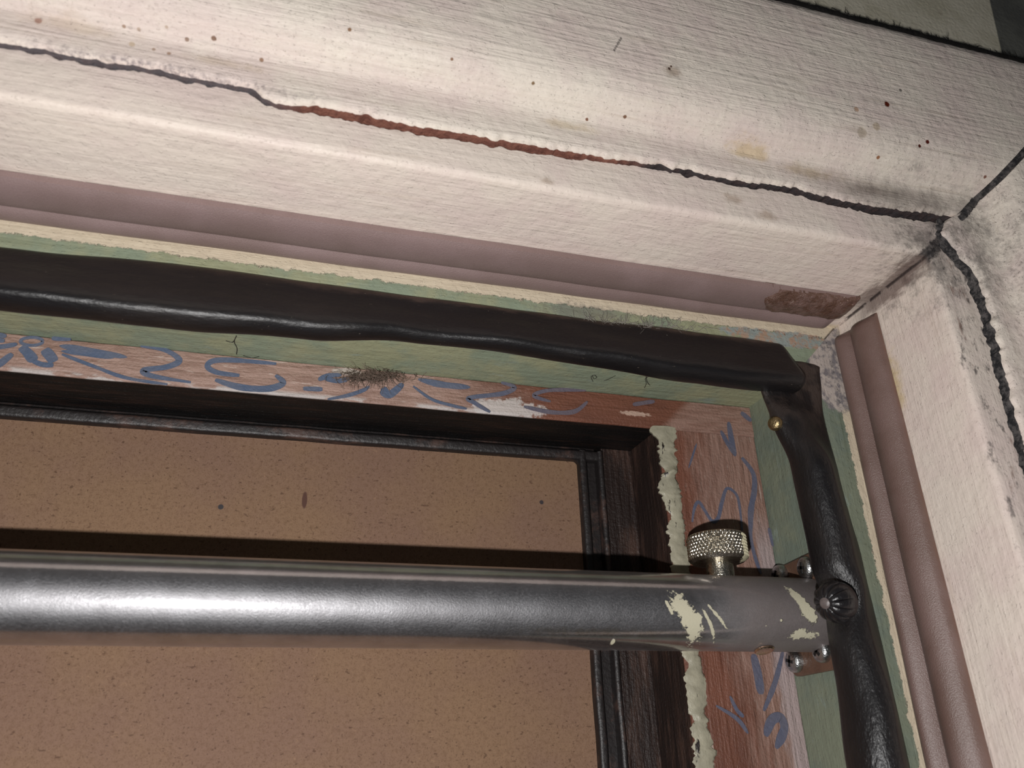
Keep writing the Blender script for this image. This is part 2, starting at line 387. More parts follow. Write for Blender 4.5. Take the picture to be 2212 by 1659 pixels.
def mat_hardboard():
    M = Mat('brown hardboard')
    c = M.mix(M.ss(M.noise(1.1, 3, .6), .35, .65), lin(139, 111, 88), lin(133, 105, 89))
    c = M.mix(M.mul(M.ss(M.noise(34, 5, .75), .45, .7), .45), c, lin(100, 73, 54))
    c = M.mix(M.mul(M.ss(M.noise(60, 3, .7, off=(5, 5, 5)), .56, .72), .45), c, lin(140, 112, 88))
    c = M.mix(M.mul(M.ss(M.noise(75, 2, .5, (1, 1, .5), off=(1, 0, 8)), .65, .70), .55), c, lin(66, 44, 34))
    c = M.mix(M.mul(M.ss(M.noise(70, 2, .5, (.4, 1, .8), off=(7, 0, 2)), .66, .70), .55), c, lin(68, 46, 36))
    c = M.mix(M.mul(M.ss(M.noise(50, 2, .5, (.5, 1, .9), off=(2, 0, 2), dist=1.5), .68, .72), .3), c, lin(168, 136, 108))
    c = M.mix(M.mul(M.ss(M.noise(120, 2, .6), .52, .7), .5), c, lin(98, 70, 52))
    for px, py, r, col in ((477, 1095, .021, (68, 64, 66)), (1170, 1085, .019, (66, 60, 62)), (658, 1080, .02, (92, 66, 58))):
        c = M.mix(M.spot(at(px, py, 5.56), (r, .3, r if px != 658 else .07), .1, 30, .3), c, lin(*col))
    return M.fin(c, .7, M.bump(M.noise(120, 3, .7), .00003), spec=.15)
ROD = Vector((0, 4.72, .887)); RR = .233
def on_rod(px, py):
    tx, tz = ray(px, py); d = Vector((tx, 1, tz)); 
    a = 1 + tz * tz; b = -2 * (ROD.y + tz * ROD.z); c = ROD.y ** 2 + ROD.z ** 2 - RR ** 2
    k = (-b - math.sqrt(max(b * b - 4 * a * c, 0))) / (2 * a); return d * k
def mat_rod():
    M = Mat('scuffed chromed steel')
    fine = M.noise(120, 3, .7, (.5, 1, 1)); cl = M.noise(5, 4, .6)
    right_end = M.ss(M.ma('ADD', M.x, M.ma('MULTIPLY', M.ma('SUBTRACT', M.noise(6, 3), .5), .5)), 2.45, 2.95)  # mask for browner, rougher metal towards the right end
    met = M.mix(M.ss(cl, .35, .65), (.60, .59, .61), (.50, .49, .505))
    met = M.mix(M.mul(right_end, .75), met, (.19, .145, .132))
    tan = M.mul(M.spot((1.95, -.12, -.155), (.75, .2, .03), .8, 18, .8), .5)
    met = M.mix(tan, met, (.40, .34, .26))
    n = M.bump(M.noise(90, 4, .75), .00010)
    paint = None
    def add(m):
        nonlocal paint
        paint = m if paint is None else M.ma('MAXIMUM', paint, m)
    def streak(px, py, l, w, ang, k, ns=34):
        q = on_rod(px, py) - ROD; ca, sa = math.cos(ang), math.sin(ang)
        d = M.vm('SUBTRACT', M.p, tuple(q))
        u = M.vm('DOT_PRODUCT', d, (ca, 0, sa)); v = M.vm('DOT_PRODUCT', d, (-sa, 0, ca)); f = M.ss(M.vm('DOT_PRODUCT', M.p, (0, -1, 0)), -.05, .0)
        e = M.ma('SQRT', M.ma('ADD', M.ma('POWER', M.ma('DIVIDE', u, l), 2), M.ma('POWER', M.ma('DIVIDE', v, w), 2)))
        nn = M.ma('MULTIPLY', M.ma('SUBTRACT', M.noise(ns, 4, .7, off=(px * .01, 0, py * .01)), .5), k * 2)
        add(M.mul(M.ss(M.ma('ADD', M.ma('SUBTRACT', 1, e), nn), 0, .12), f))
    streak(1485, 1328, .15, .055, -1.0, 1.3); streak(1500, 1350, .09, .05, -1.3, 1.4); streak(1470, 1310, .07, .045, -.6, 1.5, 50)
    streak(1535, 1350, .11, .012, -1.0, .8); streak(1550, 1330, .10, .010, -.8, 1.2); streak(1446, 1312, .05, .012, -1.1, .9)
    streak(1732, 1300, .12, .035, -.95, .9); streak(1745, 1320, .09, .045, -.9, .7); streak(1728, 1370, .07, .028, .2, 1.6, 50); streak(1752, 1372, .05, .02, .1, 1.5, 50)
    for px, py, r_ in ((1324, 1387, .017), (1688, 1340, .011), (1655, 1352, .005)):
        add(M.spot(on_rod(px, py) - ROD, (r_, .1, r_), .1, 26, .3))
    c = M.mix(paint, met, lin(196, 190, 166))
    M.put(M.b.inputs['Metallic'], M.ma('SUBTRACT', M.ma('SUBTRACT', 1, paint), M.ma('MULTIPLY', right_end, .45), clamp=True))
    M.put(M.b.inputs['Base Color'], c)
    M.put(M.b.inputs['Roughness'], M.ma('MAXIMUM', M.ma('ADD', M.ma('ADD', .40, M.ma('MULTIPLY', M.ss(fine, .35, .7), .12)), M.ma('MULTIPLY', right_end, .12)), M.ma('MULTIPLY', paint, .6)))
    nn = M.bump(paint, .0008, prev=n); M.nt.links.new(nn, M.b.inputs['Normal'])
    # polished share of the plating, smaller towards the right end
    g = M.nt.nodes.new('ShaderNodeBsdfPrincipled'); M.put(g.inputs['Base Color'], met); g.inputs['Metallic'].default_value = 1; g.inputs['Roughness'].default_value = .10; M.nt.links.new(M.bump(M.noise(90, 3, .7), .00002), g.inputs['Normal'])
    mx = M.nt.nodes.new('ShaderNodeMixShader'); M.put(mx.inputs[0], M.mul(M.ma('SUBTRACT', 1, paint), M.ma('SUBTRACT', .58, M.ma('MULTIPLY', right_end, .48))))
    M.nt.links.new(M.b.outputs[0], mx.inputs[1]); M.nt.links.new(g.outputs[0], mx.inputs[2]); M.nt.links.new(mx.outputs[0], M.out.inputs[0])
    return M.m
def mat_metal(name, col, rough, paint=None):
    M = Mat(name); c = M.mix(M.ss(M.noise(30, 3), .4, .7), col, tuple(v * .75 for v in col))
    n = M.bump(M.noise(90, 2), .0002)
    if paint:
        m = M.spot(paint[0], paint[1], 1.0, 30, .1)
        c = M.mix(m, c, lin(206, 198, 168)); M.put(M.b.inputs['Metallic'], M.ma('SUBTRACT', 1, m))
        M.put(M.b.inputs['Base Color'], c); M.put(M.b.inputs['Roughness'], rough); M.nt.links.new(n, M.b.inputs['Normal']); return M.m
    return M.fin(c, rough, n, metal=1)
def mat_plain(name, col, rough=.5, spec=.5, bd=.0003, bs=40, var=.3):
    M = Mat(name); c = M.mix(M.ss(M.noise(8, 4), .35, .7), lin(*col), tuple(v * (1 - var) for v in lin(*col)))
    if name.startswith('thick'): c = M.mix(M.mul(M.ss(M.noise(14, 4, .7, (1, 1, .3), off=(3, 1, 2)), .58, .62), M.ss(M.x, 2.80, 2.75)), c, lin(34, 26, 24))
    return M.fin(c, rough, M.bump(M.noise(bs, 3), bd), spec=spec)

# ================================================================ SETTING
XL, ZB = -8.0, -6.0           # how far the doorway is built to the left and downward
# --- the joint between casing and frame, traced along its length
crk = [(0, 100), (100, 118), (220, 145), (310, 155), (400, 175), (480, 188), (540, 200), (572, 224), (620, 237), (700, 244), (790, 262), (900, 285), (1000, 300), (1100, 318), (1200, 335), (1330, 352), (1420, 365), (1500, 380), (1590, 398), (1700, 412), (1800, 440), (1900, 458), (1985, 470)]
CRK = [(p.x, p.z) for p in (at(x, y, 3.5) for x, y in crk)]; CRK = [(XL, 3.3), (-3, 3.3)] + CRK + [(4.4, 3.29)]
CW = [(-6, .006), (-.3, .006), (-.05, .008), (.08, .028), (1.3, .026), (1.6, .018), (1.75, .006), (2.4, .012), (3.1, .026), (3.4, .034), (4.2, .05)]
crs = [(2018, 505), (2060, 560), (2095, 598), (2125, 680), (2151, 786), (2180, 900), (2212, 1011)]
CRS = [(p.z, p.x) for p in (at(x, y, 3.5) for x, y in reversed(crs))]; CRS = [(ZB, 4.2)] + CRS + [(3.4, 4.24)]
CSW = [(-5, .03), (1.5, .03), (2.6, .05), (3.2, .06)]
def jag(s, a, k): return a * 2.3 * (nz(s * 9, k) * .5 + nz(s * 17, k + 3) * .8 + nz(s * 47, k + 7) * .3)

def member(profile, along, n, edge=None, wob=.006, start=None, gap=0.0, mi=None, lean=None):
    """sweep a closed (o, d) profile along the head (x) or the side (z); both meet on the mitre x = z + 1"""
    bm = bmesh.new(); secs = []
    s0 = XL if along == 'x' else ZB
    for i in range(n + 1):
        u = i / n; u = 1 - (1 - u) ** 1.25
        row = []
        for j, (o, d) in enumerate(profile):
            end = (o + 1 - gap) if along == 'x' else (o - gap)
            if start is not None: end = start
            s = s0 + (end - s0) * u
            oo, dd = o, d
            if edge: oo, dd = edge(j, o, d, s)
            if wob:
                oo += wob * nz(s * 1.3, j * .35, 11) ; dd += wob * nz(s * 1.7, j * .35, 5)
            row.append(Vector((s, dd, oo)) if along == 'x' else Vector((oo + 1, dd, s)))
        secs.append(row)
    loft(bm, secs, True, mi)
    return bm

# casing: lip at the joint, flat, cove, wide fascia
cas = CAS
def cas_edge_x(j, o, d, s):
    c = interp(CRK, s) + interp(CW, s) * .5 + jag(s, .012, 1)
    k = {0: 1, 1: 1, 2: 1, 3: .9, 4: .5}.get(j, 0)
    if j in (14, 15, 16): o += .012 * nz(s * 6, 3) + .006 * nz(s * 25, 8)
    return o + (c - 3.30) * k, d
def cas_edge_z(j, o, d, s):
    c = interp(CRS, s) - 1 + interp(CSW, s) * .5 + jag(s, .014, 4)
    k = {0: 1, 1: 1, 2: 1, 3: .9, 4: .5}.get(j, 0)
    return o + (c - 3.30) * k, d
gapm = mat_oldgap(); M = mat_caulk()
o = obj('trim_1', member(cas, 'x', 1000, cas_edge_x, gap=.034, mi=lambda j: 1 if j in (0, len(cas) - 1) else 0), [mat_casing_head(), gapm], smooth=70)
tag(o, 'wide moulded cream casing board running across above the doorway, cracked away from the frame', 'trim', kind='structure')
o = obj('trim_2', member(cas, 'z', 700, cas_edge_z, gap=.034, mi=lambda j: 1 if j in (0, len(cas) - 1) else 0), [mat_casing_side(), M], smooth=70)
tag(o, 'cream casing board going down the right side of the doorway, grimy at its mitre', 'trim', kind='structure')

# frame: face, rounded arris, soffit, stop, inner soffit
fr = roundpoly([(3.29, 3.505, 0), (3.0, 3.505, .045), (2.955, 4.45, 0), (2.535, 4.45, .02), (2.535, 5.40, 0), (3.9, 5.40, 0), (3.9, 3.56, 0), (3.29, 3.56, 0)])
nf = len(fr)
def fr_edge_x(j, o, d, s):
    if j in (0, nf - 1): o = interp(CRK, s) - interp(CW, s) * .5 + jag(s, .010, 2)
    return o, d
def fr_edge_z(j, o, d, s):
    if j in (0, nf - 1): o = interp(CRS, s) - 1 - interp(CSW, s) * .5 + jag(s, .016, 6)
    return o, d
pick = lambda j: 1 if j >= nf - 2 else 0
o = obj('trim_3', member(fr, 'x', 1000, fr_edge_x, .005, mi=pick), [mat_frame('x', False), gapm], smooth=40)
tag(o, 'head of the door frame, cream outside and old green paint inside the stop', 'door frame', kind='structure')
o = obj('trim_4', member(fr, 'z', 700, fr_edge_z, .005, mi=pick), [mat_frame('z', True), M], smooth=40)
tag(o, 'right post of the door frame, cream outside and old green paint inside the stop', 'door frame', kind='structure')
# crumbling filler in the mitre of the casing
bm = bmesh.new()
P = [(3.27, 3.49), (3.31, 3.462), (3.40, 3.455), (3.475, 3.452), (3.515, 3.43), (3.55, 3.36), (3.60, 3.295), (3.75, 3.24), (4.2, 3.20), (4.6, 3.185)]
path = []
for (a, b), (c2, d2) in zip(P, P[1:]):
    for k in range(14):
        t = k / 14; oo = a + (c2 - a) * t
        path.append(Vector((oo + 1 + .012 * nz(oo * 14, 2), b + (d2 - b) * t + .01 * nz(oo * 20, 8), oo + .012 * nz(oo * 14, 5))))
tube(bm, path, lambda t: .034 - .012 * t + .012 * nz(t * 40, 1) + .008 * nz(t * 110, 4), 8)
o = obj('trim_5', bm, M, smooth=60)
tag(o, 'crumbling grey filler in the mitre between the two casing boards', 'filler', kind='structure')
# filler lump where the joints meet
bm = bmesh.new(); bmesh.ops.create_icosphere(bm, subdivisions=4, radius=1)
for v in bm.verts:
    n = 1 + .35 * mn.noise(v.co * 2.3) + .2 * mn.noise(v.co * 6)
    v.co = Vector((4.185 + v.co.x * .085 * n, 3.512 + v.co.y * .02 * n, 3.185 + v.co.z * .11 * n))
o = obj('trim_6', bm, M, smooth=60)
tag(o, 'lump of grey filler where the joints of casing and frame meet', 'filler', kind='structure')

# wall above: greenish plaster and a darker sheet to the right, with a thin seam between
s0, s1 = at(2139, 0, 3.80), at(2165, 112, 3.80); dirv = (s0 - s1).normalized()
def seam(z): t = (z - s1.z) / dirv.z; return s1.x + dirv.x * t
def wall_piece(lo, hi):
    bm = bmesh.new(); zs = (3.9, 9.5)
    secs = [[Vector((lo(z), 3.80, z)), Vector((hi(z), 3.80, z)), Vector((hi(z), 5.4, z)), Vector((lo(z), 5.4, z))] for z in zs]
    loft(bm, secs); return bm
o = obj('wall_back', wall_piece(lambda z: XL, lambda z: seam(z) - .008), mat_wall(False))
tag(o, 'grey-green wall above the door casing', 'wall', kind='structure')
bm = bmesh.new()
secs = [[Vector((max(seam(z), 5.2) + .008 if z > 3.9 else 5.2, 3.81, z)), Vector((11, 3.81, z)), Vector((11, 5.4, z)), Vector((max(seam(z), 5.2) + .008 if z > 3.9 else 5.2, 5.4, z))] for z in (ZB, 3.88, 3.92, 9.5)]
loft(bm, secs)
o = obj('wall_right', bm, mat_wall(True))
tag(o, 'darker grey wall sheet right of the seam above the casing', 'wall', kind='structure')

# ================================================================ DOOR LEAF
door = empty('door_1', (0, 5.5, ZB))
tag(door, 'old door leaf with blue flower painted frame around a brown hardboard panel', 'door', kind='structure')
FD = 5.08
def ribbon(bm, pts, w, mi, d, lift=0, taper=.35):
    """a flat painted stroke on the board's face, lying on it"""
    if len(pts) == 2: pts = [pts[0], ((pts[0][0] + pts[1][0]) / 2, (pts[0][1] + pts[1][1]) / 2), pts[1]]
    q = catmull([at(x, y, d) for x, y in pts], 8, False); N = len(q); L = []; Rr = []
    for i, p in enumerate(q):
        t = (q[min(i + 1, N - 1)] - q[max(i - 1, 0)]); t.y = 0; t.normalize()
        s = Vector((-t.z, 0, t.x)); u = i / (N - 1)
        k = (1 - (abs(2 * u - 1)) ** 4) * (1 - taper) + taper
        k *= 1 + .25 * nz(p.x * 9, p.z * 9, w)
        hw = w * .5 / 355 * 1.35 * k
        L.append(bm.verts.new((p.x + s.x * hw, d - .003 - lift, p.z + s.z * hw))); Rr.append(bm.verts.new((p.x - s.x * hw, d - .003 - lift, p.z - s.z * hw)))
    L2 = [bm.verts.new(v.co + Vector((0, .002, 0))) for v in L]; R2_ = [bm.verts.new(v.co + Vector((0, .002, 0))) for v in Rr]
    for i in range(N - 1):
        for q4 in ((L[i], L[i + 1], Rr[i + 1], Rr[i]), (L2[i], R2_[i], R2_[i + 1], L2[i + 1]), (L[i], L2[i], L2[i + 1], L[i + 1]), (Rr[i], Rr[i + 1], R2_[i + 1], R2_[i])):
            f = bm.faces.new(q4); f.material_index = mi
    for i in (0, N - 1):
        f = bm.faces.new((L[i], Rr[i], R2_[i], L2[i])); f.material_index = mi
A = lambda *p: [(x / 2.765, 350 + y / 2.765) for x, y in p]
B = lambda *p: [(700 + x / 2.765, 550 + y / 2.765) for x, y in p]
C2 = lambda *p: [(1380 + x / 2.659, 560 + y / 2.659) for x, y in p]
D2 = lambda *p: [(1380 + x / 2.659, 1060 + y / 2.659) for x, y in p]
ring = A(*[(190 + 66 * math.cos(a * PI / 6), 1072 + 24 * math.sin(a * PI / 6)) for a in range(13)])
head_strokes = [(ring, 5.5, 1), (A((125, 1105), (165, 1140), (205, 1190)), 17, .6), (A((265, 1120), (300, 1160), (325, 1195)), 17, .6), (A((190, 1185), (250, 1210), (320, 1215)), 9, .6),
    (A((355, 1098), (540, 1130), (760, 1168)), 11, .1), (A((365, 1130), (520, 1150), (680, 1172)), 8, .1), (A((370, 1150), (560, 1222), (750, 1290), (1000, 1330)), 6, .5),
    (A((840, 1100), (985, 1125), (1070, 1185), (1000, 1225), (860, 1246), (910, 1280), (1140, 1318)), 9.5, .4),
    (A((1650, 1207), (1400, 1186), (1275, 1190), (1240, 1225), (1300, 1260), (1430, 1277)), 9.5, .5), (A((1285, 1303), (1440, 1348), (1600, 1356), (1690, 1322), (1645, 1275)), 12, .4),
    (A((1810, 1355), (1925, 1360)), 9, .6), (A((-60, 1112), (20, 1105), (105, 1090)), 9, .3), (A((-20, 1225), (30, 1185), (75, 1148)), 10, .5), (A((310, 1056), (425, 1062)), 9, .5),
    (A((-40, 1030), (40, 1045)), 8, .4), (A((-40, 1065), (30, 1072)), 8, .4), (A((1900, 1305), (1960, 1280), (2040, 1275)), 9, .3),
    (A((-300, 1000), (-200, 1080), (-80, 1090)), 9, .3), (A((-500, 1020), (-420, 1100), (-330, 1110)), 14, .3), (A((-900, 960), (-760, 1010), (-640, 1000), (-560, 1060)), 9, .4),
    (B((20, 868), (140, 845), (230, 815), (270, 790)), 7, .3), (B((340, 815), (390, 840), (470, 775)), 14, .4), (B((350, 800), (370, 830)), 12, .6), (B((560, 748), (700, 780), (870, 797)), 12, .2),
    (B((530, 790), (640, 868), (760, 905), (850, 925)), 6, .4), (B((1055, 768), (1135, 797), (1060, 835), (865, 860), (900, 892), (990, 945)), 9, .4),
    (B((1560, 816), (1440, 812), (1320, 818), (1250, 848), (1350, 882)), 8, .4), (B((1190, 912), (1350, 945), (1490, 942), (1570, 882)), 9, .4), (B((1840, 900), (1970, 880)), 9, .4), (B((0, 745), (80, 760), (150, 745)), 9, .3)]
side_strokes = [(C2((515, 935), (530, 1030), (552, 1132)), 9, .3), (C2((470, 985), (510, 1060), (550, 1125)), 7, .3), (C2((590, 1140), (655, 1230), (662, 1330), (640, 1450), (640, 1590)), 8, .5),
    (C2((305, 1510), (318, 1430), (342, 1395), (375, 1440), (420, 1505), (455, 1485), (475, 1400), (505, 1318), (560, 1355), (580, 1440), (592, 1560)), 5, .5), (C2((585, 880), (645, 930)), 8, .4), (C2((330, 1060), (285, 1200)), 3, .3),
    (D2((665, -10), (650, 120), (640, 260), (665, 380), (700, 480)), 6, .4), (D2((745, 215), (770, 320)), 6, .4), (D2((825, 925), (800, 1030), (770, 1130), (715, 1265)), 7, .4),
    (D2((655, 940), (680, 1050), (700, 1170)), 12, .4), (D2((725, 1410), (760, 1320), (810, 1305), (832, 1370), (785, 1480)), 14, .3), (D2((440, 1235), (560, 1310), (625, 1395)), 5, .3), (D2((520, 1180), (560, 1260), (600, 1300)), 5, .3),
    (D2((760, 1650), (800, 1760), (780, 1900)), 8, .3), (D2((600, 1700), (660, 1800)), 9, .3)]
# top rail
rail = roundpoly([(2.53, FD, .01), (2.28, FD, .018), (2.28, 5.9, 0), (2.53, 5.9, 0)])
bm = bmesh.new()
loft(bm, [[Vector((x, d, o + .004 * nz(x * 2, o)))  for o, d in rail] for x in [XL + (3.53 - XL) * i / 200 for i in range(201)]])
for i, (pts, w, tp) in enumerate(head_strokes): ribbon(bm, pts, w, 1, FD, .0004 * i, tp)
o = obj('top_rail', bm, [mat_flower(False), mat_blue(False)], door, base=(0, 0, 0)); tag(o, 'worn pinkish brown rail painted with blue flowers and scrolls')
# right stile with its rebate
stile = roundpoly([(3.53, FD, .01), (2.715, FD, .02), (2.70, 5.55, 0), (2.45, 5.55, 0), (2.45, 5.9, 0), (3.53, 5.9, 0)])
bm = bmesh.new()
loft(bm, [[Vector((x + .006 * nz(z * 2, x), d, z)) for x, d in stile] for z in [ZB + (2.278 - ZB) * i / 160 for i in range(161)]])
for i, (pts, w, tp) in enumerate(side_strokes): ribbon(bm, pts, w * 1.35, 1, FD, .0004 * i, tp)
o = obj('right_stile', bm, [mat_flower(True), mat_blue(True)], door, base=(0, 0, 0)); tag(o, 'reddish brown stile with blue scrolls and a dark rebate')
# thick cream paint left along the stile's edge
bm = bmesh.new(); secs = []
for i in range(680):
    z = ZB + (2.30 - ZB) * i / 679
    r1 = nz(z * 5, 1); r2 = nz(z * 17, 2); r3 = nz(z * 45, 3)
    xl = 2.70 + .075 * max(0, nz(z * 9, 9)) + .03 * r3 + .02 * nz(z * 33, 4); xr = 2.835 + .035 * r1 + .018 * r2 + .022 * r3 + .018 * nz(z * 30, 8)
    xr += .03 * math.exp(-((z - 2.25) / .06) ** 2); xl -= .05 * math.exp(-((z - 2.27) / .05) ** 2) + .05 * math.exp(-((z - 1.82) / .05) ** 2)
    th = .020 + .006 * r2 + .005 * r3 + .03 * math.exp(-((z - 1.93) / .04) ** 2)
    k = 9; row = []
    for j in range(k):
        t = j / (k - 1); x = xl + (xr - xl) * t
        row.append(Vector((x, FD - th * math.sin(PI * (0.12 + .76 * t)) * (1 + .3 * nz(x * 25, z * 25)) + .004, z)))
    row += [Vector((xr, FD + .006, z)), Vector((xl + .01, FD + .02, z))]
    secs.append(row)
loft(bm, secs)
o = obj('paint_ridge', bm, mat_plain('thick cream gloss paint', (174, 168, 147), .45, .5, .0004, 26, .25), door, base=(0, 0, 0), smooth=70); tag(o, 'thick lumpy cream paint along the stile edge')
# beads round the panel
dkm = mat_darkwood()
bt = roundpoly([(2.155, 5.57, 0), (2.158, 5.505, .02), (2.232, 5.495, .02), (2.24, 5.56, 0), (2.275, 5.565, 0), (2.275, 5.62, 0), (2.155, 5.62, 0)])
bm = bmesh.new(); loft(bm, [[Vector((x, d, o + .004 * nz(x * 3, 1))) for o, d in bt] for x in [XL + (2.40 - XL) * i / 120 for i in range(121)]])
obj('panel_bead', bm, dkm, door, base=(0, 0, 0), smooth=60)
bs = roundpoly([(2.245, 5.57, 0), (2.25, 5.50, .02), (2.305, 5.495, .02), (2.315, 5.565, 0), (2.395, 5.565, 0), (2.40, 5.50, .02), (2.44, 5.49, .02), (2.448, 5.62, 0), (2.245, 5.62, 0)])
bm = bmesh.new(); loft(bm, [[Vector((x + .004 * nz(z * 3, 1), d, z)) for x, d in bs] for z in [ZB + (2.235 - ZB) * i / 100 for i in range(101)]])
obj('panel_bead', bm, dkm, door, base=(0, 0, 0), smooth=60)
# rounded fillet in the panel's corner
bm = bmesh.new(); a = []
for k in range(9): a.append((2.25 - .05 + .05 * math.cos(k * PI / 16), 2.16 - .05 + .05 * math.sin(k * PI / 16)))
a = [(2.26, 2.09)] + [(2.26, 2.11)] + a + [(2.19, 2.17), (2.26, 2.17)]
loft(bm, [[Vector((x, d, z)) for x, z in a] for d in (5.525, 5.575)])
obj('corner_fillet', bm, dkm, door, base=(0, 0, 0))
bm = bmesh.new(); box(bm, (XL, 5.56, ZB), (2.31, 5.60, 2.22))
o = obj('hardboard_panel', bm, mat_hardboard(), door, base=(0, 0, 0)); tag(o, 'flat brown hardboard panel speckled with fibres')

# ================================================================ RUBBER SEALS
def seal_profile(o0):
    # two rounded ridges lying on the soffit, the outer one wider; (o, d)
    pts = []
    for k in range(13): t = k / 12; pts.append((o0 - .012 - .056 * math.sin(PI * (.05 + .90 * t)) ** .38, 4.035 + .255 * t))
    for k in range(1, 13): t = k / 12; pts.append((o0 - .012 - .050 * math.sin(PI * (.04 + .92 * t)) ** .45, 4.285 + .145 * t))
    pts += [(o0 - .002, 4.43), (o0 - .001, 4.035)]
    return pts
def soffit(d): return 3.0 + (2.955 - 3.0) * (d - 3.505) / (4.45 - 3.505)
def seal_ring(x_or_z, along, wig=0.0, squeeze=1.0, off=0):
    row = []
    for (dlt, d) in (SP if along == 'x' else SPS):
        o = soffit(d) - .008 + (dlt) * squeeze
        dd = d + wig
        row.append(Vector((x_or_z, dd, o)) if along == 'x' else Vector((o + 1 + off, dd, x_or_z)))
    return row
SP = seal_profile(0.0)
SPS = [(0 if d2 > -.005 else d2, dd2) for d2, dd2 in [(-.012 - .062 * math.sin(PI * (.05 + .90 * k / 12)) ** .75, 4.035 + .245 * k / 12) for k in range(13)] + [(-.012 - .060 * math.sin(PI * (.05 + .91 * k / 12)) ** .75, 4.280 + .16 * k / 12) for k in range(1, 13)] + [(-.002, 4.442), (-.001, 4.035)]]
bm = bmesh.new(); secs = []
for i in range(221):
    x = XL + (3.855 - XL) * i / 220; e = max(0, (x - 3.74) / .115)
    secs.append(seal_ring(x, 'x', .008 * nz(x * 1.1, 3), (1 + .10 * nz(x * 1.6, 5)) * math.sqrt(max(.05, 1 - e ** 3))))
loft(bm, secs)
bx = Vector((0, 4.2, 2.95)); MS = mat_seal()
seal_top = empty('rubber_seal', (0, 4.2, 2.95)); tag(seal_top, 'brown twin-ridged rubber door seal stuck across under the head of the frame', 'door seal')
obj('strip', bm, MS, seal_top, base=(0, 0, 0))
# glue smeared over its right end
bm = bmesh.new(); rows = []
nx, nd = 46, 16
prof = SP[:20]
for i in range(nx + 1):
    x = 3.10 + (3.86 - 3.10) * i / nx; row = []
    for j, (dl, d) in enumerate(prof):
        sq = 1.0 if x < 3.74 else math.sqrt(max(.05, 1 - ((x - 3.74) / .115) ** 3))
        lim = .27 * min(1, (x - 3.06) / .16) - .05 * max(0, nz(x * 7, 2))
        t = (d - 4.035)
        lift = .012 + .012 * nz(x * 12, d * 12) + .008 * nz(x * 30, d * 30)
        fade = max(0, min(1, (lim - t) / .05)) * max(0, min(1, (x - 3.13 - .12 * nz(d * 11, 3)) / .05))
        row.append(Vector((x, d + .008 * nz(x * 1.1, 3) , soffit(d) - .008 + dl * sq - lift * fade + (1 - fade) * .012)))
    rows.append(row)
secs = [r + [p + Vector((0, .0, .03)) for p in reversed(r)] for r in rows]
loft(bm, secs)
o = obj('glue_smear', bm, mat_glue(), seal_top, base=(0, 0, 0)); tag(o, 'dark shiny glue smear at the end')
# side strip
bm = bmesh.new(); secs = []
for i in range(241):
    z = ZB + (2.845 - ZB) * i / 240; e = max(0, (z - 2.78) / .065)
    secs.append(seal_ring(z, 'z', .012 * nz(z * 1.2, 7), (1.35 + .15 * nz(z * 1.3, 9) + .5 * (1 - min(1, max(0, z / 2)))) * math.sqrt(max(.06, 1 - e ** 2))))
loft(bm, secs)
seal_side = empty('rubber_seal', (4.0, 4.2, ZB)); tag(seal_side, 'brown twin-ridged rubber door seal stuck down the right post of the frame', 'door seal')
obj('strip', bm, mat_seal_side(), seal_side, base=(0, 0, 0))
# a loose thread lying along the groove of the side strip
bm = bmesh.new()
thr = [(1985, 1270), (2008, 1380), (2030, 1470), (2042, 1560), (2054, 1640), (2058, 1700)]
tube(bm, [Vector(p) for p in catmull([tuple(at_x(x, y, 3.885)) for x, y in thr], 8, False)], .0035, 5)
o = obj('thread', bm, mat_plain('tan thread', (188, 164, 128), .6)); tag(o, 'thin tan thread hanging along the groove of the right rubber seal', 'thread')

# ================================================================ BLACK PADDED ROLLS
def roll_section(top, bot, front, back=4.447, f=.83):
    """thin nailed flap at the top, bulge lower down (f = where it stands out most); (o, d)"""
    h = top - bot; D = back - front; g = 1 - f
    pts = [(top, back - .004), (top - .012, back - .030), (top - .34 * f * h, back - .40 * D), (top - .60 * f * h, back - .66 * D), (top - .84 * f * h, back - .90 * D), (top - f * h, front), (top - (f + .53 * g) * h, back - .95 * D),
           (top - (f + .88 * g) * h, back - .74 * D), (bot, back - .45 * D), (bot + .03 * h, back - .18 * D), (bot + .16 * h, back - .01), (top - .4 * h, back), (top - .1 * h, back)]
    return [(v.x, v.y) for v in catmull(pts, 3)]
bm = bmesh.new(); secs = []
TOP = [(-5.5, 2.73), (-1.55, 2.73), (-.6, 2.765), (.5, 2.755), (1.7, 2.745), (3.1, 2.745), (3.6, 2.735)]
BOT = [(-5.5, 2.30), (-1.5, 2.315), (-.55, 2.31), (.15, 2.345), (.7, 2.405), (1.2, 2.41), (1.9, 2.37), (2.6, 2.325), (3.1, 2.315), (3.62, 2.33)]
FRT = [(-5.5, 4.24), (-.5, 4.24), (.3, 4.28), (.9, 4.32), (1.5, 4.29), (2.5, 4.26), (3.41, 4.25)]
for i in range(401):
    x = XL + (3.41 - XL) * i / 400
    top = sinterp(TOP, x) + .010 * nz(x * 2.2, 4); bot = sinterp(BOT, x) + .006 * nz(x * 2.6, 8)
    frt = sinterp(FRT, x) + .012 * nz(x * 1.8, 2)
    secs.append([Vector((x, d + .003 * nz(x * 4, o * 5), o + .003 * nz(x * 4, d * 6, 3))) for o, d in roll_section(top, bot, frt)])
e = secs[-1]; c = sum(e, Vector()) / len(e)
c.z -= .05; c.y += .03
for k in range(1, 9): secs.append([c + (p - c) * math.sqrt(1 - (k / 8.3) ** 2) + Vector((.010 * k, 0, 0)) for p in e])
loft(bm, secs)
o = obj('padded_roll', bm, mat_roll('x'), base=(0, 0, 0), smooth=75)
tag(o, 'black leatherette padding roll nailed across along the head stop, bulging at its left', 'draught roll', 'black draught rolls on the door stop')
